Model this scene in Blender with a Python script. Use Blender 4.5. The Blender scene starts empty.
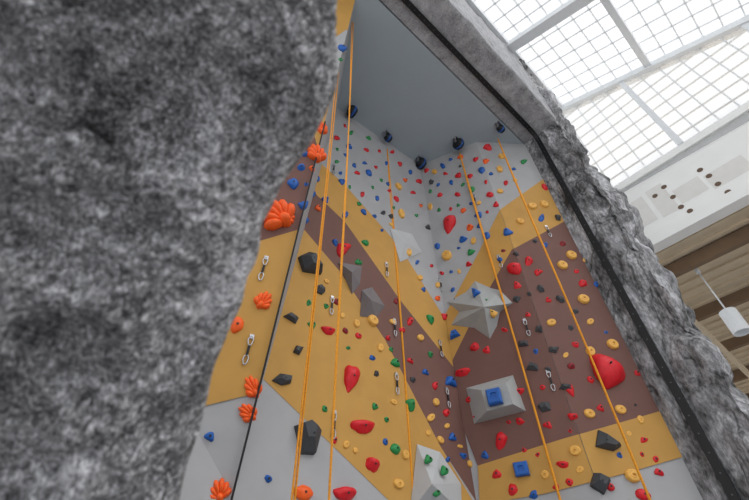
import bpy, bmesh, math, random
from mathutils import Vector, Matrix, noise
random.seed(7)
# ------------------------------------------------------------------ camera
F=420.0; CX=374.5; CY=250.0
u=Vector(((362-CX)/F,(CY+182)/F,-1)).normalized()      # world up seen by the tilted camera
fwd=Vector((0,0,-1))
Yc=(fwd-u*fwd.dot(u)).normalized(); Xc=Yc.cross(u)
M=Matrix((Xc,Yc,u)); CAM=Vector((0,0,1.5))
cd=bpy.data.cameras.new('camera'); cam=bpy.data.objects.new('camera',cd)
bpy.context.collection.objects.link(cam)
cam.matrix_world=Matrix.Translation(CAM)@M.to_4x4()
cd.sensor_width=36; cd.lens=F/749*36; cd.clip_start=0.02; cd.clip_end=200
cd.dof.use_dof=True; cd.dof.focus_distance=7.5; cd.dof.aperture_fstop=2.0
bpy.context.scene.camera=cam
# photo measurements -> positions on the real surfaces
def ray(px,py): return M@Vector(((px-CX)/F,(CY-py)/F,-1))
def atz(px,py,z):
    d=ray(px,py); return CAM+d*((z-CAM.z)/d.z)
def atp(px,py,O,N):
    d=ray(px,py); return CAM+d*((O-CAM).dot(N)/d.dot(N))
def depth(p): return (p-CAM).dot(M@Vector((0,0,-1)))
def proj(p):
    v=M.transposed()@(p-CAM); return Vector((CX+F*v.x/-v.z,CY-F*v.y/-v.z))
Z=Vector((0,0,1)); H=11.5
# ------------------------------------------------------------------ materials
def lin(c):
    return tuple(((v/255)/12.92 if v/255<=0.04045 else ((v/255+0.055)/1.055)**2.4) for v in c)+(1,)
def mat(name,c,rough=0.6,var=0.06,scale=6,bump=0.0,bscale=80,metal=0,spec=0.4):
    m=bpy.data.materials.new(name); m.use_nodes=True; nt=m.node_tree; b=nt.nodes['Principled BSDF']
    b.inputs['Roughness'].default_value=rough; b.inputs['Metallic'].default_value=metal
    b.inputs['Specular IOR Level'].default_value=spec
    tc=nt.nodes.new('ShaderNodeTexCoord')
    n=nt.nodes.new('ShaderNodeTexNoise'); n.inputs['Scale'].default_value=scale; n.inputs['Detail'].default_value=5
    nt.links.new(tc.outputs['Object'],n.inputs['Vector'])
    r=nt.nodes.new('ShaderNodeValToRGB'); L=lin(c)
    r.color_ramp.elements[0].position=0.3; r.color_ramp.elements[1].position=0.7
    r.color_ramp.elements[0].color=tuple(max(0,x*(1-var)) for x in L[:3])+(1,)
    r.color_ramp.elements[1].color=tuple(min(1,x*(1+var)) for x in L[:3])+(1,)
    nt.links.new(n.outputs['Fac'],r.inputs['Fac']); nt.links.new(r.outputs['Color'],b.inputs['Base Color'])
    if bump>0:
        n2=nt.nodes.new('ShaderNodeTexNoise'); n2.inputs['Scale'].default_value=bscale; n2.inputs['Detail'].default_value=6
        nt.links.new(tc.outputs['Object'],n2.inputs['Vector'])
        bp=nt.nodes.new('ShaderNodeBump'); bp.inputs['Strength'].default_value=bump; bp.inputs['Distance'].default_value=0.02
        nt.links.new(n2.outputs['Fac'],bp.inputs['Height']); nt.links.new(bp.outputs['Normal'],b.inputs['Normal'])
    return m
def rockmat(name,stops,s1,s2,s3,bump,dist,w=(0.5,0.35),stretch=(1,1,1),rot=(0,0,0),crack=0.0,cs=3.0):
    m=bpy.data.materials.new(name); m.use_nodes=True; nt=m.node_tree; b=nt.nodes['Principled BSDF']
    b.inputs['Roughness'].default_value=0.7; b.inputs['Specular IOR Level'].default_value=0.4
    tc=nt.nodes.new('ShaderNodeTexCoord'); mp=nt.nodes.new('ShaderNodeMapping'); mp.inputs['Scale'].default_value=stretch; mp.inputs['Rotation'].default_value=rot
    nt.links.new(tc.outputs['Object'],mp.inputs['Vector']); outs=[]
    for s,d,ds in ((s1,4,0.8),(s2,5,0.5),(s3,4,0.2)):
        n=nt.nodes.new('ShaderNodeTexNoise'); n.inputs['Scale'].default_value=s; n.inputs['Detail'].default_value=d
        n.inputs['Roughness'].default_value=0.62; n.inputs['Distortion'].default_value=ds
        nt.links.new(mp.outputs[0],n.inputs['Vector']); outs.append(n.outputs['Fac'])
    def mx(a,c,f):
        k=nt.nodes.new('ShaderNodeMix'); k.inputs[0].default_value=f
        nt.links.new(a,k.inputs[2]); nt.links.new(c,k.inputs[3]); return k.outputs[0]
    f=mx(mx(outs[0],outs[1],w[0]),outs[2],w[1])
    if crack>0:
        n=nt.nodes.new('ShaderNodeTexNoise'); n.inputs['Scale'].default_value=cs; n.inputs['Detail'].default_value=5; n.inputs['Distortion'].default_value=1.2
        nt.links.new(mp.outputs[0],n.inputs['Vector'])
        a=nt.nodes.new('ShaderNodeMath'); a.operation='SUBTRACT'; a.inputs[1].default_value=0.5; nt.links.new(n.outputs['Fac'],a.inputs[0])
        c=nt.nodes.new('ShaderNodeMath'); c.operation='ABSOLUTE'; nt.links.new(a.outputs[0],c.inputs[0])
        mr=nt.nodes.new('ShaderNodeMapRange'); mr.inputs['From Min'].default_value=0; mr.inputs['From Max'].default_value=0.022
        mr.inputs['To Min'].default_value=-crack; mr.inputs['To Max'].default_value=0; nt.links.new(c.outputs[0],mr.inputs['Value'])
        ad=nt.nodes.new('ShaderNodeMath'); ad.operation='ADD'; nt.links.new(f,ad.inputs[0]); nt.links.new(mr.outputs[0],ad.inputs[1]); f=ad.outputs[0]
    r=nt.nodes.new('ShaderNodeValToRGB'); cr=r.color_ramp
    cr.elements[0].position=stops[0][0]; cr.elements[0].color=lin(stops[0][1])
    cr.elements[1].position=stops[-1][0]; cr.elements[1].color=lin(stops[-1][1])
    for p,c in stops[1:-1]:
        e=cr.elements.new(p); e.color=lin(c)
    nt.links.new(f,r.inputs['Fac']); nt.links.new(r.outputs['Color'],b.inputs['Base Color'])
    bp=nt.nodes.new('ShaderNodeBump'); bp.inputs['Strength'].default_value=bump; bp.inputs['Distance'].default_value=dist
    nt.links.new(f,bp.inputs['Height']); nt.links.new(bp.outputs['Normal'],b.inputs['Normal'])
    return m
G=lambda v:(v,v,v*1.02)
M_gray=mat('paint_gray',(168,168,170),0.7,0.04,3,0.15,150)
M_must=mat('paint_mustard',(192,146,74),0.7,0.05,3,0.15,150)
M_purp=mat('paint_plum_brown',(114,80,72),0.7,0.05,3,0.15,150)
M_lite=mat('paint_light_gray',(186,188,190),0.7,0.03,3,0.15,150)
M_ceil=mat('alcove_ceiling_paint',(164,175,182),0.8,0.02,2)
M_white=mat('white_paint',(244,244,242),0.6,0.02,2)
M_steel=mat('white_steel',(232,235,238),0.5,0.02,2)
M_rock=rockmat('foreground_rock',[(0.41,G(52)),(0.47,G(112)),(0.52,G(152)),(0.58,G(225))],5,75,190,1.0,0.012,(0.6,0.4),(1,1,0.5),(0.3,0.5,0),0.03,2.2)
M_rock2=rockmat('pillar_rock',[(0.39,G(52)),(0.46,G(108)),(0.52,G(148)),(0.60,G(205))],1.2,5,24,0.9,0.06,(0.45,0.28),(1,1,0.42),(0.25,0.2,0),0.07,1.2)
M_conc=rockmat('header_concrete',[(0.37,G(108)),(0.46,G(146)),(0.54,G(168)),(0.64,G(194))],1.2,6,28,0.4,0.03)
C={'r':mat('hold_red',(215,28,40),0.45,0.1,20,0.2,90),'o':mat('hold_orange',(250,98,30),0.45,0.1,20,0.2,90),
'b':mat('hold_blue',(28,92,175),0.45,0.1,20,0.2,90),'g':mat('hold_green',(38,140,75),0.45,0.1,20,0.2,90),
'y':mat('hold_yellow',(232,176,84),0.5,0.1,20,0.2,90),'k':mat('hold_charcoal',(66,68,72),0.6,0.1,20,0.2,90),
'd':mat('hold_dark_red',(140,30,40),0.5,0.1,20,0.2,90)}
M_bolt=mat('bolt_dark',(25,25,27),0.4,0.02,5)
M_metal=mat('metal',(190,190,195),0.3,0.03,5,metal=1)
M_black=mat('black_rubber',(22,23,26),0.5,0.05,5)
M_rivet=mat('rivet_gray',(85,88,92),0.5,0.05,5)
M_rope=mat('rope_orange',(250,160,40),0.7,0.2,60,0.6,300)
M_vol=mat('volume_gray',(164,166,166),0.75,0.04,8,0.2,120)
M_vold=mat('volume_dark',(122,116,118),0.75,0.04,8,0.2,120)
M_tan=mat('deck_tan',(215,198,172),0.7,0.06,3)
M_brown=mat('beam_brown',(125,103,82),0.7,0.1,3)
M_floor=mat('floor_mat',(150,150,152),0.8,0.05,2)
# ------------------------------------------------------------------ mesh utils
def mkobj(name,bm,mats,smooth=False,parent=None,recalc=True):
    if recalc: bmesh.ops.recalc_face_normals(bm,faces=bm.faces)
    me=bpy.data.meshes.new(name); bm.to_mesh(me); bm.free()
    for m in mats: me.materials.append(m)
    if smooth:
        for p in me.polygons: p.use_smooth=True
    ob=bpy.data.objects.new(name,me); bpy.context.collection.objects.link(ob)
    if parent: ob.parent=parent
    return ob
def empty(name):
    e=bpy.data.objects.new(name,None); bpy.context.collection.objects.link(e); e.empty_display_size=0.1; return e
def addmesh(bm,verts,faces,mi=0,smooth=False):
    vs=[bm.verts.new(v) for v in verts]
    for f in faces:
        try:
            ff=bm.faces.new([vs[i] for i in f]); ff.material_index=mi; ff.smooth=smooth
        except ValueError: pass
def box8(bm,o,a,b,c,mi=0):
    v=[o,o+a,o+a+b,o+b,o+c,o+a+c,o+a+b+c,o+b+c]
    addmesh(bm,v,[(0,3,2,1),(4,5,6,7),(0,1,5,4),(1,2,6,5),(2,3,7,6),(3,0,4,7)],mi)
def beam(bm,p,q,w,h,up=Z,mi=0):
    d=(q-p); s=d.cross(up)
    if s.length<1e-6: s=d.cross(Vector((1,0,0)))
    s.normalize(); n=s.cross(d).normalized()
    box8(bm,p-s*w/2-n*h/2,d,s*w,n*h,mi)
def tube(bm,pts,r,seg=8,mi=0,cap=True):
    rings=[]
    for i,p in enumerate(pts):
        d=(pts[min(i+1,len(pts)-1)]-pts[max(i-1,0)]).normalized()
        a=d.cross(Vector((0.3,1,0.2))).normalized(); b=d.cross(a)
        rr=r[i] if isinstance(r,list) else r
        rings.append([bm.verts.new(p+(a*math.cos(t*2*math.pi/seg)+b*math.sin(t*2*math.pi/seg))*rr) for t in range(seg)])
    for i in range(len(rings)-1):
        for t in range(seg):
            f=bm.faces.new((rings[i][t],rings[i][(t+1)%seg],rings[i+1][(t+1)%seg],rings[i+1][t])); f.material_index=mi; f.smooth=True
    if cap:
        for R in (rings[0],rings[-1]):
            f=bm.faces.new(R); f.material_index=mi
# ------------------------------------------------------------------ key plan points
Cc=atz(420,165,H); Dl=atz(340,110,H); Fo=atz(476,142,H); We=atz(525,144,H)
A=(We-atz(380,0,H)); A.z=0; A.normalize(); B=Vector((-A.y,A.x,0))
class Facet: pass
def vfacet(p,q):
    f=Facet(); f.O=Vector((p.x,p.y,0)); U=Vector((q.x-p.x,q.y-p.y,0)); f.w=U.length; f.U=U.normalized(); f.V=Z
    f.N=f.U.cross(f.V); f.r=(0,f.w,0,H); return f
dL=(Cc-Dl).normalized()
FL=vfacet(Cc-dL*4.2,Cc); FR=vfacet(Cc,Fo); FR2=vfacet(Fo,We)
T=atz(355,0,H); B0=atp(232,495,FL.O,FL.N)
FP=Facet(); FP.O=B0; FP.V=(T-B0).normalized(); h=Vector((math.sin(math.radians(66)),math.cos(math.radians(66)),0))
FP.N=h.cross(FP.V).normalized(); FP.U=FP.V.cross(FP.N).normalized(); FP.r=(-3.2,0,-3.2,(T-B0).length*1.28)
facets=[FP,FL,FR,FR2]
def facet_at(px,py):
    xe=355+(232-355)*py/495
    if px<xe: return FP
    xc=420+(py-165)*(420-362)/(165+182.)
    if px<xc: return FL
    xf=476+(py-142)*(476-362)/(142+182.)
    return FR if px<xf else FR2
def clip(poly,r):
    def cl(P,f,ip):
        out=[]
        for i in range(len(P)):
            a,b=P[i-1],P[i]
            if f(b):
                if not f(a): out.append(ip(a,b))
                out.append(b)
            elif f(a): out.append(ip(a,b))
        return out
    for ax,val,sg in ((0,r[0],1),(0,r[1],-1),(1,r[2],1),(1,r[3],-1)):
        def f(p): return (p[ax]-val)*sg>=0
        def ip(a,b):
            t=(val-a[ax])/(b[ax]-a[ax]); return (a[0]+(b[0]-a[0])*t,a[1]+(b[1]-a[1])*t)
        poly=cl(poly,f,ip)
        if not poly: return []
    return poly
bm=bmesh.new()
WM=[M_gray,M_must,M_purp,M_lite]
for f in facets:
    u0,u1,v0,v1=f.r
    o=f.O+f.U*u0+f.V*v0-f.N*0.06
    box8(bm,o,f.U*(u1-u0),f.V*(v1-v0),f.N*0.06,0)
Dp=atz(337,108,H)
addmesh(bm,[B0,T,Dp],[(0,1,2)],0)
lay=[0]
def paint(px,mi,fs):
    lay[0]+=1
    for f in fs:
        P=[]
        for (x,y) in px:
            p=atp(x,y,f.O,f.N)-f.O; P.append((p.dot(f.U),p.dot(f.V)))
        P=clip(P,f.r)
        if len(P)>2: addmesh(bm,[f.O+f.U*a+f.V*b+f.N*(0.0015*lay[0]) for a,b in P],[tuple(range(len(P)))],mi)
# left face
paint([(300,145),(326,168),(345,185),(400,247),(455,335),(462,385),(400,300),(345,222),(300,190)],1,[FL])
paint([(280,160),(345,222),(400,300),(462,378),(490,500),(475,500),(440,446),(385,340),(340,272),(300,225),(270,200)],2,[FL])
paint([(270,190),(300,225),(340,272),(385,340),(440,446),(475,505),(388,500),(345,458),(262,378),(225,400)],1,[FL])
# prow
paint([(320,60),(360,60),(360,-40),(320,-40)],1,[FP])
paint([(335,38),(346,30),(360,35),(360,62),(320,75)],0,[FP])
paint([(270,110),(340,100),(340,140),(312,226),(250,246)],2,[FP])
paint([(310,120),(335,100),(335,128),(318,150)],1,[FP])
paint([(312,226),(296,300),(262,392),(180,412),(230,250)],1,[FP])
# right faces
paint([(430,345),(447,312),(474,262),(500,210),(545,178),(575,225),(512,250),(480,305),(452,362)],1,[FR,FR2])
paint([(452,362),(480,305),(512,250),(575,216),(672,408),(560,440),(478,466),(460,420)],2,[FR,FR2])
paint([(478,466),(560,440),(672,408),(700,452),(620,475),(545,494),(480,505)],1,[FR,FR2])
mkobj('climbing_wall',bm,WM,recalc=False)
# ------------------------------------------------------------------ alcove ceiling
bm=bmesh.new()
pc=[Vector((p.x,p.y,H)) for p in (Cc+B*1.0-A*5,Cc+B*1.0+A*4,We+A*0.2,We-A*9)]
addmesh(bm,pc+[p+Z*0.15 for p in pc],[(0,1,2,3),(7,6,5,4),(0,4,5,1),(1,5,6,2),(2,6,7,3),(3,7,4,0)])
mkobj('ceiling_alcove',bm,[M_ceil])
# ------------------------------------------------------------------ frame : header + pillar
S0=atz(535,134,H)
tS=(We-S0).dot(B)
S=Vector((We.x,We.y,0))-B*tS
O_=S-B*0.62; Q_=O_+A*1.15
def fr(p,sc,oc=5): 
    return noise.fractal(p*sc,0.9,2.1,oc,noise_basis='PERLIN_ORIGINAL')
def lofted(name,prof,path,along,nseg,mats,amp,step=0.07,smooth=True):
    pts=[]
    for i in range(len(prof)-1):
        a,b=prof[i],prof[i+1]; n=max(1,int((b[0]-a[0]).length/step))
        for k in range(n): t=k/n; pts.append((a[0].lerp(b[0],t),a[1]*(1-t)+b[1]*t))
    pts.append(prof[-1])
    bm=bmesh.new(); rows=[]
    for j in range(nseg+1):
        off=along*(j/nseg); row=[]
        for i,(p,am) in enumerate(pts):
            q=p+off; tan=(pts[min(i+1,len(pts)-1)][0]-pts[max(i-1,0)][0]).normalized()
            n=along.normalized().cross(tan).normalized()
            low=max(0,(6.5-q.z)/6.5) if along.z>0 else 0
            qq=Vector((q.x,q.y,q.z*0.6))
            dd=am*amp*(abs(fr(qq,0.7,4))*2.2-0.6+0.6*abs(fr(qq,2.0,4))-0.18+0.06*fr(q,7,3)+low*0.35)
            row.append(bm.verts.new(q+n*dd*path))
        rows.append(row)
    for j in range(nseg):
        for i in range(len(pts)-1):
            f=bm.faces.new((rows[j][i],rows[j][i+1],rows[j+1][i+1],rows[j+1][i])); f.smooth=smooth
    return mkobj(name,bm,mats,recalc=True)
W0=Vector((We.x,We.y,0))
lofted('rock_pillar',[(W0+B*0.3,0),(W0,0.0),(W0-B*tS*0.5,0.35),(S,0.0),(S-B*0.1,0.1),(S-B*0.3,0.8),(O_,1.0),(O_+A*0.6,1),(Q_,1.0),(Q_+B*1.2+A*.1,0.8)],-1,Z*15.6,380,[M_rock2],0.2,0.04)
base=Vector((We.x,We.y,H))-A*9
hd=[(base+B*0.02,0),(base,0),(base-B*tS,0),(base-B*(tS+0.1),0.1),(base-B*(tS+0.60),0.6),(base-B*(tS+0.62)+Z*0.1,0.6),(base-B*(tS+0.62)+Z*4.2,1)]
lofted('header_beam',hd,1,A*9.05,150,[M_conc],0.05,0.09)
# black track
bm=bmesh.new()
pp=[]
s3=Vector((S.x,S.y,0))-A*0.035
R=0.35
for zz in [0.0+i*0.25 for i in range(0,45)]:
    if zz<H-R: pp.append(s3+Z*zz)
for k in range(0,9):
    a=k/8*math.pi/2
    pp.append(s3+Z*(H-0.035-R+R*math.sin(a))-A*(R*(1-math.cos(a))))
for k in range(1,60): pp.append(s3+Z*(H-0.035)-A*(R+k*0.15))
rows=[]
for i,p in enumerate(pp):
    d=(pp[min(i+1,len(pp)-1)]-pp[max(i-1,0)]).normalized(); n=B.cross(d).normalized()
    w=0.058; t=0.035
    rows.append([bm.verts.new(p+B*x*w+n*y*t) for x,y in ((-1,-1),(1,-1),(1,.3),(.5,1),(-.5,1),(-1,.3))])
for i in range(len(rows)-1):
    for k in range(6): bm.faces.new((rows[i][k],rows[i][(k+1)%6],rows[i+1][(k+1)%6],rows[i+1][k]))
    p=pp[i].lerp(pp[i+1],.5); d=(pp[i+1]-pp[i]).normalized(); n=-A if d.z>0.5 else -Z
    tube(bm,[p+n*0.0,p+n*0.042],0.011,8,1)
mkobj('cable_track',bm,[M_black,M_rivet])
# ------------------------------------------------------------------ right hand building: wall, clerestory, skylight
Nw=-A; dW=10.0; Wp=A*dW
zb=atp(645,250,Wp,Nw).z; zt=atp(680,147,Wp,Nw).z
P1=atp(558,110,Wp,Nw); P2=atp(749,19,Wp,Nw); S1=(P2-P1).normalized()
def W(b,z): return Wp+B*b+Z*z
def bof(p): return (p-Wp).dot(B)
def roofz(b): return P1.z+(P2.z-P1.z)*(b-bof(P1))/(bof(P2)-bof(P1))
bR,bL=-12.0,6.0
bm=bmesh.new(); box8(bm,W(bR,zb),B*(bL-bR),A*0.25,Z*(zt-zb),0)
box8(bm,W(bR,zb-0.02)-A*0.05,B*(bL-bR),A*0.35,Z*0.3,0)
box8(bm,W(bR,zt-0.22)-A*0.08,B*(bL-bR),A*0.35,Z*0.22,0)
for x,y in ((664,187),(673,197),(681,207),(690,211),(700,170),(709,176),(718,184),(728,192),(738,196),(655,196)):
    p=atp(x,y,Wp,Nw); n=14
    ring=[p-A*0.004+B*0.065*math.cos(k*2*math.pi/n)+Z*0.065*math.sin(k*2*math.pi/n) for k in range(n)]
    addmesh(bm,ring,[tuple(range(n))],1)
for x,y,w,hh in ((640,213,0.5,0.9),(662,200,0.4,1.0),(690,190,0.6,0.5),(728,172,0.8,0.5)):
    p=atp(x,y,Wp,Nw)-A*0.003; addmesh(bm,[p-B*w/2-Z*hh/2,p+B*w/2-Z*hh/2,p+B*w/2+Z*hh/2,p-B*w/2+Z*hh/2],[(0,1,2,3)],2)
mkobj('wall_right',bm,[M_white,mat('hole_brown',(110,90,76),0.8),mat('joint_compound',(228,226,222),0.8,0.03)],recalc=False)
# glazing
mg=bpy.data.materials.new('translucent_glazing'); mg.use_nodes=True; nt=mg.node_tree; nt.nodes.clear()
o=nt.nodes.new('ShaderNodeOutputMaterial'); mxn=nt.nodes.new('ShaderNodeMixShader'); tr=nt.nodes.new('ShaderNodeBsdfTransparent'); tl=nt.nodes.new('ShaderNodeBsdfTranslucent')
nz=nt.nodes.new('ShaderNodeTexNoise'); nz.inputs['Scale'].default_value=0.6
rp=nt.nodes.new('ShaderNodeValToRGB'); rp.color_ramp.elements[0].color=(.82,.83,.84,1); rp.color_ramp.elements[1].color=(.94,.94,.94,1)
nt.links.new(nz.outputs['Fac'],rp.inputs['Fac']); nt.links.new(rp.outputs['Color'],tr.inputs['Color'])
tl.inputs['Color'].default_value=(.9,.9,.9,1); mxn.inputs[0].default_value=0.35
nt.links.new(tr.outputs[0],mxn.inputs[1]); nt.links.new(tl.outputs[0],mxn.inputs[2]); nt.links.new(mxn.outputs[0],o.inputs[0])
win=empty('window_1')
bm=bmesh.new()
addmesh(bm,[W(bR,zt)-A*0.02,W(bL,zt)-A*0.02,W(bL,roofz(bL))-A*0.02,W(bR,roofz(bR))-A*0.02],[(0,1,2,3)])
mkobj('glazing',bm,[mg],parent=win)
bm=bmesh.new(); k=0; b=bR
while b<bL:
    if roofz(b)>zt:
        if k%6==0: beam(bm,W(b,zt)-A*.06,W(b,roofz(b))-A*.06,0.14,0.1,A)
        else: beam(bm,W(b,zt)+A*.05,W(b,roofz(b))+A*.05,0.028,0.05,A)
    b+=0.46; k+=1
z=zt+0.42; k=1
while z<roofz(bL):
    bs=bR
    while roofz(bs)<z and bs<bL: bs+=0.1
    if bs<bL: beam(bm,W(bs,z)+A*.05,W(bL,z)+A*.05,0.028,0.04,A)
    z+=0.46; k+=1
mkobj('frame',bm,[M_steel],parent=win)
# skylight
sky=empty('skylight')
def Rf(a,b): return P1+A*a+S1*b
n_up=A.cross(S1).normalized()
if n_up.z<0: n_up=-n_up
bm=bmesh.new()
q=[Rf(0,-9),Rf(0,12),Rf(-16,12),Rf(-16,-9)]
addmesh(bm,q,[(0,1,2,3)]); mkobj('glazing',bm,[mg],parent=sky)
bm=bmesh.new(); a=0
k=0
while a>-16:
    if k%7==0: beam(bm,Rf(a,-9)-n_up*0.12,Rf(a,12)-n_up*0.12,0.32,0.22,n_up)
    else: beam(bm,Rf(a,-9)+n_up*0.05,Rf(a,12)+n_up*0.05,0.03,0.04,n_up)
    a-=0.46; k+=1
b=-9; k=0
while b<12:
    if k%6==2: beam(bm,Rf(0,b)-n_up*0.08,Rf(-16,b)-n_up*0.08,0.18,0.14,n_up)
    else: beam(bm,Rf(0,b)+n_up*0.05,Rf(-16,b)+n_up*0.05,0.03,0.04,n_up)
    b+=0.46; k+=1
mkobj('frame',bm,[M_steel],parent=sky)
# lower ceiling beyond the wall
bm=bmesh.new()
zc=zb+0.1
box8(bm,W(bR,zc)+A*0.2,B*(bL-bR),A*14,Z*0.1,0)
k=0
while k<30:
    beam(bm,W(bR,zc-0.03)+A*(0.5+k*0.45),W(bL,zc-0.03)+A*(0.5+k*0.45),0.12,0.06,Z,0); k+=1
for k in range(5):
    beam(bm,W(bR,zc-0.2)+A*(1.2+k*2.6),W(bL,zc-0.2)+A*(1.2+k*2.6),0.16,0.34,Z,1)
for k in range(6):
    beam(bm,W(-9+k*2.6,zc-0.42)+A*0.3,W(-9+k*2.6,zc-0.42)+A*14,0.14,0.2,Z,0)
mkobj('ceiling_mezzanine',bm,[M_tan,M_brown],recalc=False)
bm=bmesh.new(); box8(bm,W(bR,0)+A*14.2,B*(bL-bR),A*0.2,Z*(zc),0); mkobj('wall_far',bm,[M_tan])
# pendant lamp
lp=CAM+ray(735,322)*9.6
lamp=empty('pendant_lamp')
bm=bmesh.new(); prof=[(0.0,0.30),(0.17,0.30),(0.18,0.28),(0.18,-0.28),(0.165,-0.28),(0.15,-0.2),(0.0,-0.2)]
n=28; rings=[]
for r,zz in prof: rings.append([bm.verts.new(lp+Vector((max(r,0.001)*math.cos(t*2*math.pi/n),max(r,0.001)*math.sin(t*2*math.pi/n),zz))) for t in range(n)])
for i in range(len(rings)-1):
    for t in range(n): bm.faces.new((rings[i][t],rings[i][(t+1)%n],rings[i+1][(t+1)%n],rings[i+1][t]))
mkobj('shade',bm,[M_steel],parent=lamp)
bm=bmesh.new(); tube(bm,[lp+Z*0.3,Vector((lp.x,lp.y,zc-0.3))],0.018); tube(bm,[Vector((lp.x,lp.y,zc-0.34)),Vector((lp.x,lp.y,zc-0.02))],0.05,14)
mkobj('stem',bm,[M_steel],parent=lamp)
# floor
bm=bmesh.new(); box8(bm,Vector((-14,-12,-0.1)),Vector((40,0,0)),Vector((0,40,0)),Z*0.1); mkobj('floor',bm,[M_floor])
# ------------------------------------------------------------------ foreground rock
sil=[((340,-190),1.55),((340,-110),1.3),((340,-40),1.1),((338,0),1.0),((339,38),1.0),((335,72),1.0),((321,106),1.0),((302,128),1.0),((288,150),1.0),((280,175),1.0),((265,198),1.0),((259,218),1.0),((258,240),1.0),((248,262),1.0),((243,288),1.0),((232,310),1.0),((222,335),1.0),((212,362),1.0),((207,388),1.0),((196,425),1.0),((184,465),1.0),((176,500),1.0),((166,560),1.02),((158,640),1.05)]
Es=[CAM+ray(*p)*t for p,t in sil]
Es.append(Vector((Es[-1].x,Es[-1].y,0.6))); Es.append(Vector((Es[-1].x,Es[-1].y,0.0)))
sec=[Vector(v+(0,)) for v in ((-2.2,0.7),(-1.2,0.85),(-0.6,0.65),(-0.25,0.35),(-0.06,0.13),(0,0),(-0.05,-0.07),(-0.16,-0.15),(-0.36,-0.26),(-0.62,-0.38),(-1.0,-0.5),(-1.7,-0.6),(-2.4,-0.6))]
def cat(P,n):
    out=[]
    for i in range(len(P)-1):
        p0=P[max(i-1,0)];p1=P[i];p2=P[i+1];p3=P[min(i+2,len(P)-1)]
        for k in range(n):
            t=k/n; out.append(0.5*((2*p1)+(p2-p0)*t+(2*p0-5*p1+4*p2-p3)*t*t+(3*p1-p0-3*p2+p3)*t**3))
    out.append(P[-1]); return out
E2=cat(Es,18); S2=cat(sec,32)
strat=Matrix.Rotation(math.radians(38),3,'Y')@Matrix.Rotation(math.radians(20),3,'X')
bm=bmesh.new(); rows=[]
for e in E2:
    row=[]
    for s in S2:
        p=e+s
        n=Vector((0.45,-0.75,-0.3)).normalized()
        q=strat@p; q=Vector((q.x,q.y*0.8,q.z*0.38))
        big_=0.12*noise.noise(p*2.1)+0.11*noise.noise(q*4.5+Vector((3,1,7)))
        r1=1-abs(noise.noise(q*7+Vector((5,2,1))))*2; r2=1-abs(noise.noise(q*17+Vector((1,9,4))))*2
        cr=noise.noise(q*3.2+Vector((8,3,2))+Vector((noise.noise(p*9),0,noise.noise(p*9+Z)))*0.3)
        crack=-0.018*max(0,1-abs(cr)/0.05)
        rid=0.05*(r1-0.6)+0.02*(r2-0.6)+0.016*fr(p,26,4)+crack
        wgt=min(1,s.length/0.25)
        row.append(bm.verts.new(p+n*(big_*wgt+rid*(0.3+0.7*wgt))))
    rows.append(row)
for j in range(len(rows)-1):
    for i in range(len(S2)-1):
        f=bm.faces.new((rows[j][i],rows[j][i+1],rows[j+1][i+1],rows[j+1][i])); f.smooth=True
mkobj('artificial_rock_face',bm,[M_rock])
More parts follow.
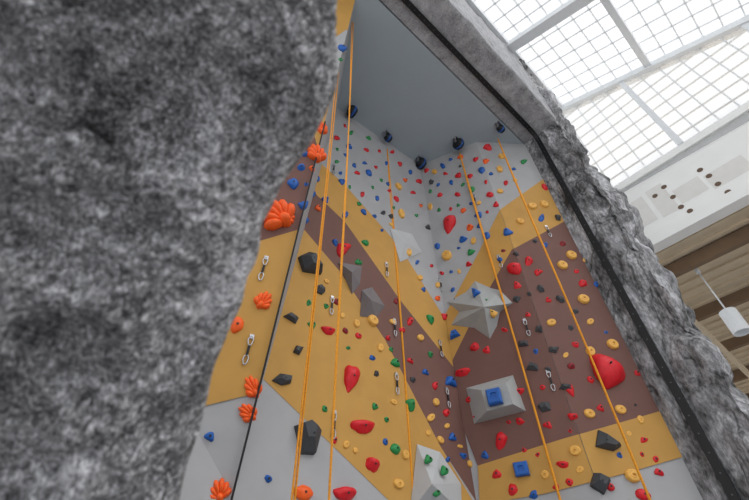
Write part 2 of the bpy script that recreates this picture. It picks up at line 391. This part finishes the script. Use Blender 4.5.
# ------------------------------------------------------------------ holds
def ico(sub):
    b=bmesh.new(); bmesh.ops.create_icosphere(b,subdivisions=sub,radius=1); v=[x.co.copy() for x in b.verts]; f=[tuple(q.index for q in p.verts) for p in b.faces]; b.free(); return v,f
I2=ico(2); I3=ico(3)
def hold(bm,fr_,kind,w,hh,rot,mi,sd,bolt=None):
    P,U,V,N=fr_; c,s=math.cos(rot),math.sin(rot)
    def loc(x,y,z): return P+(U*c+V*s)*x+(V*c-U*s)*y+N*z
    dz=min(w,hh)*0.42; off=Vector((sd*3.1,sd*1.7,sd*5.3))
    if kind in('blob','jug','tear'):
        vs,fs=I3 if w>0.12 else I2
        out=[]
        for v in vs:
            k=1+0.28*noise.noise(v*1.3+off); x,y,z=v.x*k,v.y*k,v.z
            if kind=='jug': z=z*(0.85+0.5*y); x=x*(1+0.25*y)+0.12*noise.noise(off)*y; y=y-0.25*(1-x*x)*(1 if y>0 else 0)*0.6
            if kind=='tear': x=x*(1-0.5*y); y=y-0.12*x*x
            out.append(loc(x*w/2,y*hh/2,max(z,-0.15)*dz*(1.3 if kind=='jug' else 1)))
        addmesh(bm,out,fs,mi,True)
    elif kind=='fan':
        n=6; vs,fs=I2
        for k in range(n):
            a=math.radians(-62+124*k/(n-1)); L=0.5-0.05*abs(k-2.5)
            out=[]
            for v in vs:
                y=(v.y*0.5+0.5); rad=(0.07+0.17*y)
                X=v.x*rad; Y=y*L*1.95
                xx=X*math.cos(a)+Y*math.sin(a); yy=-X*math.sin(a)+Y*math.cos(a)-0.45
                out.append(loc(xx*w,yy*hh,max(v.z,-0.2)*dz*(0.6+0.6*y)))
            addmesh(bm,out,fs,mi,True)
        out=[loc(v.x*0.24*w,(v.y*0.24-0.33)*hh,max(v.z,-.2)*dz*1.1) for v in vs]; addmesh(bm,out,fs,mi,True)
    elif kind=='block':
        rnd=random.Random(sd*7+1); n=rnd.choice((4,4,5,5)); base=[]
        for k in range(n):
            a=2*math.pi*(k+rnd.uniform(-.3,.3))/n+0.4; q=rnd.uniform(.46,.64); base.append((math.cos(a)*q,math.sin(a)*q))
        ox,oy=rnd.uniform(-.15,.15),rnd.uniform(0,.2)
        vv=[loc(x*w,y*hh,-0.01) for x,y in base]+[loc((x*.93)*w,(y*.93)*hh,dz*.45) for x,y in base]+[loc((x*.5+ox)*w,(y*.5+oy)*hh,dz*1.15) for x,y in base]
        ff=[]
        for L in (0,n):
            for k in range(n): ff.append((L+k,L+(k+1)%n,L+n+(k+1)%n,L+n+k))
        ff.append(tuple(range(2*n,3*n))); addmesh(bm,vv,ff,mi)
    elif kind=='round':
        pr=[(0.5,-0.01),(0.5,.35),(.44,.7),(.34,.85),(.27,.72),(.22,.8),(.12,.95),(.1,.5),(.0,.5)]; n=16; vv=[];ff=[]
        for r,z in pr:
            for k in range(n): vv.append(loc(max(r,.002)*math.cos(k*2*math.pi/n)*w,max(r,.002)*math.sin(k*2*math.pi/n)*hh,z*dz))
        for i in range(len(pr)-1):
            for k in range(n): ff.append((i*n+k,i*n+(k+1)%n,(i+1)*n+(k+1)%n,(i+1)*n+k))
        addmesh(bm,vv,ff,mi,True)
    elif kind=='cube':
        vv=[];ff=[]
        for sc,z in ((.5,-.01),(.5,.8),(.42,.98),(.2,.98),(.17,.8)):
            for x,y in ((-1,-1),(1,-1),(1,1),(-1,1)): vv.append(loc(x*sc*w,y*sc*hh,z*w*.5))
        for i in range(4):
            for k in range(4): ff.append((i*4+k,i*4+(k+1)%4,i*4+4+(k+1)%4,i*4+4+k))
        ff.append((16,17,18,19)); addmesh(bm,vv,ff,mi)
    if bolt is not None and kind in('blob','jug','tear','block'):
        n=8; zt_=dz*(1.2 if kind!='blob' else 1.08); r=0.014
        vv=[loc(r*math.cos(k*2*math.pi/n),r*math.sin(k*2*math.pi/n),zt_) for k in range(n)]+[loc(r*math.cos(k*2*math.pi/n),r*math.sin(k*2*math.pi/n),0) for k in range(n)]
        addmesh(bm,vv,[tuple(range(n))]+[(k,(k+1)%n,n+(k+1)%n,n+k) for k in range(n)],bolt)
def frame_at(px,py,off=0.0,f=None,rot=0.0):
    """position on the wall + metres per photo pixel along the hold's own width / height"""
    f=f or facet_at(px,py); p=atp(px,py,f.O+f.N*off,f.N); c,s=math.cos(rot),math.sin(rot); e=0.02; p0=proj(p)
    kw=e/(proj(p+(f.U*c+f.V*s)*e)-p0).length; kh=e/(proj(p+(f.V*c-f.U*s)*e)-p0).length
    k=depth(p)/F
    return (p,f.U,f.V,f.N),min(kw,k*1.8),min(kh,k*1.8)
big=[(275,214,27,33,'o','fan',60),(287,219,13,17,'o','fan',-40),(316,153,15,18,'o','fan',20),(264,300,14,20,'o','fan',-20),(237,325,13,17,'o','blob',0),
(252,386,14,24,'o','fan',40),(247,412,14,21,'o','fan',60),(219,489,20,24,'o','fan',20),(303,493,18,16,'o','blob',0),(322,128,10,12,'o','fan',0),
(308,264,27,17,'k','block',-25),(291,319,15,9,'k','block',0),(283,380,19,13,'k','block',20),(307,437,25,34,'k','block',10),(319,290,10,9,'k','block',0),(298,351,11,10,'k','block',20),
(350,378,15,26,'r','jug',-10),(362,427,24,15,'r','jug',10),(372,465,14,15,'r','jug',0),(328,331,14,9,'r','jug',10),(342,249,14,12,'r','tear',60),(345,494,22,16,'r','jug',10),
(450,224,13,18,'r','jug',-20),(463,373,16,9,'r','jug',0),(604,370,27,38,'r','tear',28),(603,443,30,20,'k','block',-15),(599,483,22,22,'k','block',0),(522,470,14,14,'b','cube',0),
(515,270,15,12,'r','jug',0),(501,441,12,20,'r','jug',-30),(632,476,15,15,'y','round',0),(643,495,15,13,'r','blob',0),(612,345,11,11,'y','round',0),
(562,266,10,9,'y','round',0),(571,256,10,9,'y','round',0),(372,321,11,10,'y','round',0),(410,405,8,15,'g','jug',10),(395,363,9,9,'g','tear',0),
(566,388,13,10,'k','block',0),(533,368,12,10,'k','block',0),(545,407,13,10,'k','block',0),(563,465,14,9,'r','jug',-10),(575,451,12,11,'y','round',0),(589,414,11,10,'y','round',0),
(569,390,11,9,'r','tear',80),(573,417,10,8,'r','jug',0),(455,335,12,9,'b','block',30),(554,350,11,8,'k','block',10),(620,410,11,10,'y','round',0),(497,474,10,9,'r','tear',0),
(517,300,8,7,'k','block',0),(658,472,9,8,'r','tear',0),(447,256,10,9,'y','round',0),(430,320,7,9,'g','jug',0),(544,205,8,7,'y','round',0)]
NM={'fan':'fan_shaped_climbing_hold','blob':'rounded_climbing_hold','jug':'jug_climbing_hold','tear':'teardrop_climbing_hold','block':'faceted_climbing_hold','round':'ring_climbing_hold','cube':'cube_climbing_hold'}
used=[]
def onehold(px,py,w,hh,c,kind,rot,sd,off=0,f=None):
    ro=math.radians(rot); fr_,kw,kh=frame_at(px,py,off,f,ro); b=bmesh.new()
    hold(b,fr_,kind,w*kw,hh*kh,ro,0,sd,1)
    mkobj(NM[kind],b,[C[c],M_bolt]); used.append((px,py,max(w,hh)*0.6))
for i,(px,py,w,hh,c,kd,ro) in enumerate(big): onehold(px,py,w,hh,c,kd,ro,i+1)
# ------------------------------------------------------------------ volumes
def volume(base,tops,hgt,m,f):
    b=bmesh.new(); bp=[atp(x,y,f.O+f.N*0.012,f.N) for x,y in base]; n=len(bp)
    tp=[atp(x,y,f.O+f.N*hgt,f.N) for x,y in tops]
    if len(tp)==1: addmesh(b,bp+tp,[(i,(i+1)%n,n) for i in range(n)])
    else: addmesh(b,bp+tp,[(i,(i+1)%n,n+(i+1)%n,n+i) for i in range(n)]+[tuple(range(n,2*n))])
    mkobj('climbing_volume',b,[m],recalc=True)
    for x,y in tops[:1]: used.append((x,y,18))
volume([(447,302),(466,292),(475,281),(491,288),(500,290),(513,303),(500,312),(497,326),(490,339),(474,328),(451,325),(459,312)],[(484,307)],0.38,M_vol,FR)
volume([(466,388),(513,375),(526,411),(474,424)],[(481,390),(506,383),(513,404),(487,411)],0.26,M_vol,FR)
onehold(495,398,14,15,'b','cube',0,71,0.28,FR)
volume([(417,444),(440,452),(461,484),(462,512),(410,512)],[(432,484)],0.3,M_lite,FL)
volume([(338,262),(362,266),(360,284),(352,294)],[(352,272)],0.18,M_vold,FL)
volume([(362,290),(372,287),(385,306),(376,318),(360,316)],[(371,300)],0.2,M_vold,FL)
volume([(390,228),(412,234),(422,252),(400,262)],[(405,242)],0.12,M_lite,FL)
for x,y,c in ((428,459,'g'),(444,470,'g'),(436,492,'g'),(475,292,'b'),(487,302,'g'),(493,313,'y')):
    onehold(x,y,7,9,c,'tear',20,int(x+y),0.2,FL if y>400 else FR)
# ------------------------------------------------------------------ small holds: one mesh
cols='robgykd'; bm=bmesh.new(); slots=[C[c] for c in cols]+[M_bolt]
fixed=[(293,184,10,'b'),(304,205,9,'b'),(301,168,7,'b'),(304,154,7,'b'),(300,140,6,'r'),(335,243,6,'b'),(210,436,9,'b'),(185,493,11,'b'),(268,479,8,'b'),(325,200,6,'b'),(330,92,6,'g'),
(318,208,6,'o'),(333,75,5,'o'),(345,215,6,'b'),(365,243,6,'g'),(358,262,6,'g'),(380,348,7,'y'),(392,322,6,'y'),(402,330,5,'r'),(395,449,9,'g'),(405,455,8,'y'),(398,484,10,'y'),(385,442,6,'b'),(376,374,6,'k'),
(420,338,6,'y'),(425,372,6,'b'),(435,385,6,'r'),(446,413,7,'r'),(452,437,7,'b'),(463,456,6,'b'),(440,440,7,'y'),(430,355,6,'g'),(407,252,8,'y'),(401,214,7,'y'),(398,187,6,'y'),(450,381,10,'b'),
(463,240,7,'b'),(470,228,6,'o'),(479,215,6,'b'),(490,195,7,'r'),(487,236,7,'b'),(507,232,8,'b'),(500,260,6,'b'),(536,352,6,'b'),(475,348,9,'r'),(487,350,7,'r'),(470,400,7,'r'),(485,455,7,'b'),(476,418,7,'r'),
(551,323,8,'y'),(583,300,9,'y'),(590,322,7,'y'),(575,345,7,'r'),(590,352,9,'y'),(560,300,7,'k'),(540,290,7,'k'),(540,330,9,'k'),(524,345,8,'k'),(548,300,6,'r'),(528,262,8,'r'),(517,285,7,'r'),(545,245,6,'b'),
(520,392,8,'r'),(520,422,8,'r'),(548,425,8,'r'),(600,408,8,'r'),(640,420,8,'y'),(643,440,8,'r'),(619,455,7,'b'),(532,207,7,'y'),(520,222,6,'y'),(590,380,8,'r'),(545,475,8,'y'),(580,470,8,'y'),(610,487,8,'r'),(513,490,10,'r'),(534,495,9,'b')]
sd=100
for x,y,s,c in fixed:
    sd+=1; rr=random.Random(sd); ro=rr.uniform(-.7,.7); fr_,kw,kh=frame_at(x,y,0,None,ro)
    kd='round' if c=='y' else ('block' if c=='k' else rr.choice(('blob','jug','tear')))
    hold(bm,fr_,kd,s*kw*rr.uniform(.9,1.15),s*kh*rr.uniform(.9,1.25),ro,cols.index(c),sd,7); used.append((x,y,s*.7))
def inside(p,poly):
    r=False
    for i in range(len(poly)):
        (x1,y1),(x2,y2)=poly[i-1],poly[i]
        if (y1>p[1])!=(y2>p[1]) and p[0]<(x2-x1)*(p[1]-y1)/(y2-y1)+x1: r=not r
    return r
zones=[([(342,120),(418,168),(432,245),(446,320),(400,260),(345,200),(328,160)],50,(3.2,6.2),'rrbbggoyk'),
([(424,170),(494,142),(530,165),(500,205),(470,262),(449,318),(436,240)],50,(3.2,6.4),'rrbbggoykb'),
([(320,215),(400,300),(470,440),(470,480),(440,460),(350,350),(300,300)],24,(4.5,7),'rrbgyykd'),
([(300,300),(350,350),(400,440),(400,480),(330,440),(270,370)],7,(5,7),'rbgy'),
([(500,215),(545,185),(620,330),(650,400),(500,460),(480,440),(500,260)],28,(4,7.5),'rrrkkrdby'),
([(492,466),(645,425),(670,475),(600,495),(500,495)],6,(5,8),'ryrb'),
([(300,135),(333,60),(345,40),(330,130),(308,225),(292,220)],16,(4,7),'obbrg')]
for poly,n,(s0,s1),cs in zones:
    c=0; tries=0; xs=[p[0] for p in poly]; ys=[p[1] for p in poly]
    while c<n and tries<3000:
        tries+=1; x=random.uniform(min(xs),max(xs)); y=random.uniform(min(ys),max(ys)); s=random.uniform(s0,s1)
        if not inside((x,y),poly) or any((x-a)**2+(y-b)**2<(r+s*0.8+1)**2 for a,b,r in used): continue
        col=random.choice(cs); ro=random.uniform(-1,1); fr_,kw,kh=frame_at(x,y,0,None,ro); sd+=1
        kd='round' if col=='y' else ('block' if col=='k' else random.choice(('blob','jug','tear')))
        hold(bm,fr_,kd,s*kw*random.uniform(.8,1.2),s*kh*random.uniform(.8,1.3),ro,cols.index(col),sd,7); used.append((x,y,s*.8)); c+=1
mkobj('small_climbing_holds',bm,slots,recalc=True)
# ------------------------------------------------------------------ quickdraws
def cara(bm,loc,cy,hh,w):
    pts=[]
    for k in range(17):
        a=2*math.pi*k/16; pts.append(loc(math.cos(a)*w*(1.0 if math.sin(a)>0 else .8),cy+math.sin(a)*hh,0.03))
    tube(bm,pts,0.008,6,0,False)
for x,y in ((331,306),(396,384),(394,328),(263,269),(248,350),(447,398),(440,349),(527,328),(551,381),(500,262),(386,270),(333,170),(475,200),(548,232),(333,425),(440,285)):
    P,U,V,N=frame_at(x,y)[0]; b=bmesh.new()
    loc=lambda a,c,d:P+U*a+V*c+N*d
    cara(b,loc,0.1,0.055,0.03); cara(b,loc,-0.12,0.055,0.03)
    o=loc(-0.014,-0.07,0.025); box8(b,o,U*0.028,V*0.12,N*0.012,1)
    o=loc(-0.025,0.13,0.0); box8(b,o,U*0.05,V*0.05,N*0.03,0)
    mkobj('quickdraw',b,[M_metal,M_black])
# ------------------------------------------------------------------ ropes + devices
def rope(x,y,ztop,zbot=0.05,sway=0.02,r=0.017,m=M_rope,gap=0.05,two=True):
    b=bmesh.new()
    for s in ((-1,1) if two else (0,)):
        pts=[]
        for i in range(60):
            t=i/59; z=ztop+(zbot-ztop)*t
            pts.append(Vector((x,y,z))+A*(s*gap*(0.4+0.6*math.sin(t*3))/1.0+sway*math.sin(t*5+s))*min(1,t*6)+B*0.01*math.sin(t*9))
        tube(b,pts,r,8)
    return mkobj('climbing_rope',b,[m])
for (px,py) in ((387,147),(459,151),(497,137)):
    p=atz(px,py,H-0.25); rope(p.x,p.y,H-0.35,gap=0.016)
p=CAM+ray(331,500)*2.75; rope(p.x,p.y,13.5,r=0.009,gap=0.012)
p=CAM+ray(295,500)*3.0; rope(p.x,p.y,13.5,r=0.009,gap=0.028)
b=bmesh.new(); pts=[]
for i in range(50):
    t=i/49; q=B0.lerp(T,t*0.8-0.22)+FP.N*0.06+FP.U*0.0; pts.append(q)
tube(b,pts,0.012,8); mkobj('static_safety_rope',b,[M_black])
M_bluec=mat('device_blue',(30,80,150),0.4)
for i,(px,py) in enumerate(((349,115),(385,141),(418,166),(455,147),(497,132))):
    p=atz(px,py,H-0.17); p=p-(B*0.12)
    b=bmesh.new(); ax=A
    r=[0.02,0.13,0.15,0.15,0.13,0.02] if i in(0,2,3) else [0.01,0.08,0.09,0.09,0.08,0.01]
    xs=[-0.09,-0.085,-0.06,0.06,0.085,0.09]
    tube(b,[p+ax*x for x in xs],r,20,0)
    tube(b,[p+ax*x for x in (-0.03,0.03)],max(r)+0.012,20,1)
    box8(b,p-A*0.11-B*0.03+Z*0.0,A*0.02,B*0.06,Z*0.17,2); box8(b,p+A*0.09-B*0.03,A*0.02,B*0.06,Z*0.17,2)
    box8(b,p-A*0.14-B*0.07+Z*0.15,A*0.28,B*0.14,Z*0.02,2)
    mkobj('auto_belay_device' if i in(0,2,3) else 'rope_pulley',b,[M_black,M_bluec,M_metal])
# ------------------------------------------------------------------ light
w=bpy.data.worlds.new('world'); bpy.context.scene.world=w; w.use_nodes=True
bg=w.node_tree.nodes['Background']; bg.inputs['Color'].default_value=(0.97,0.985,1.0,1); bg.inputs['Strength'].default_value=1.25
sl=bpy.data.lights.new('sun','SUN'); sl.energy=1.7; sl.angle=0.6; sl.color=(1,0.98,0.95)
so=bpy.data.objects.new('sun',sl); bpy.context.collection.objects.link(so)
so.rotation_euler=Vector((0.85,-0.6,1.0)).to_track_quat('Z','Y').to_euler(); so.location=(8,-8,20)
bpy.context.scene.view_settings.view_transform='Standard'
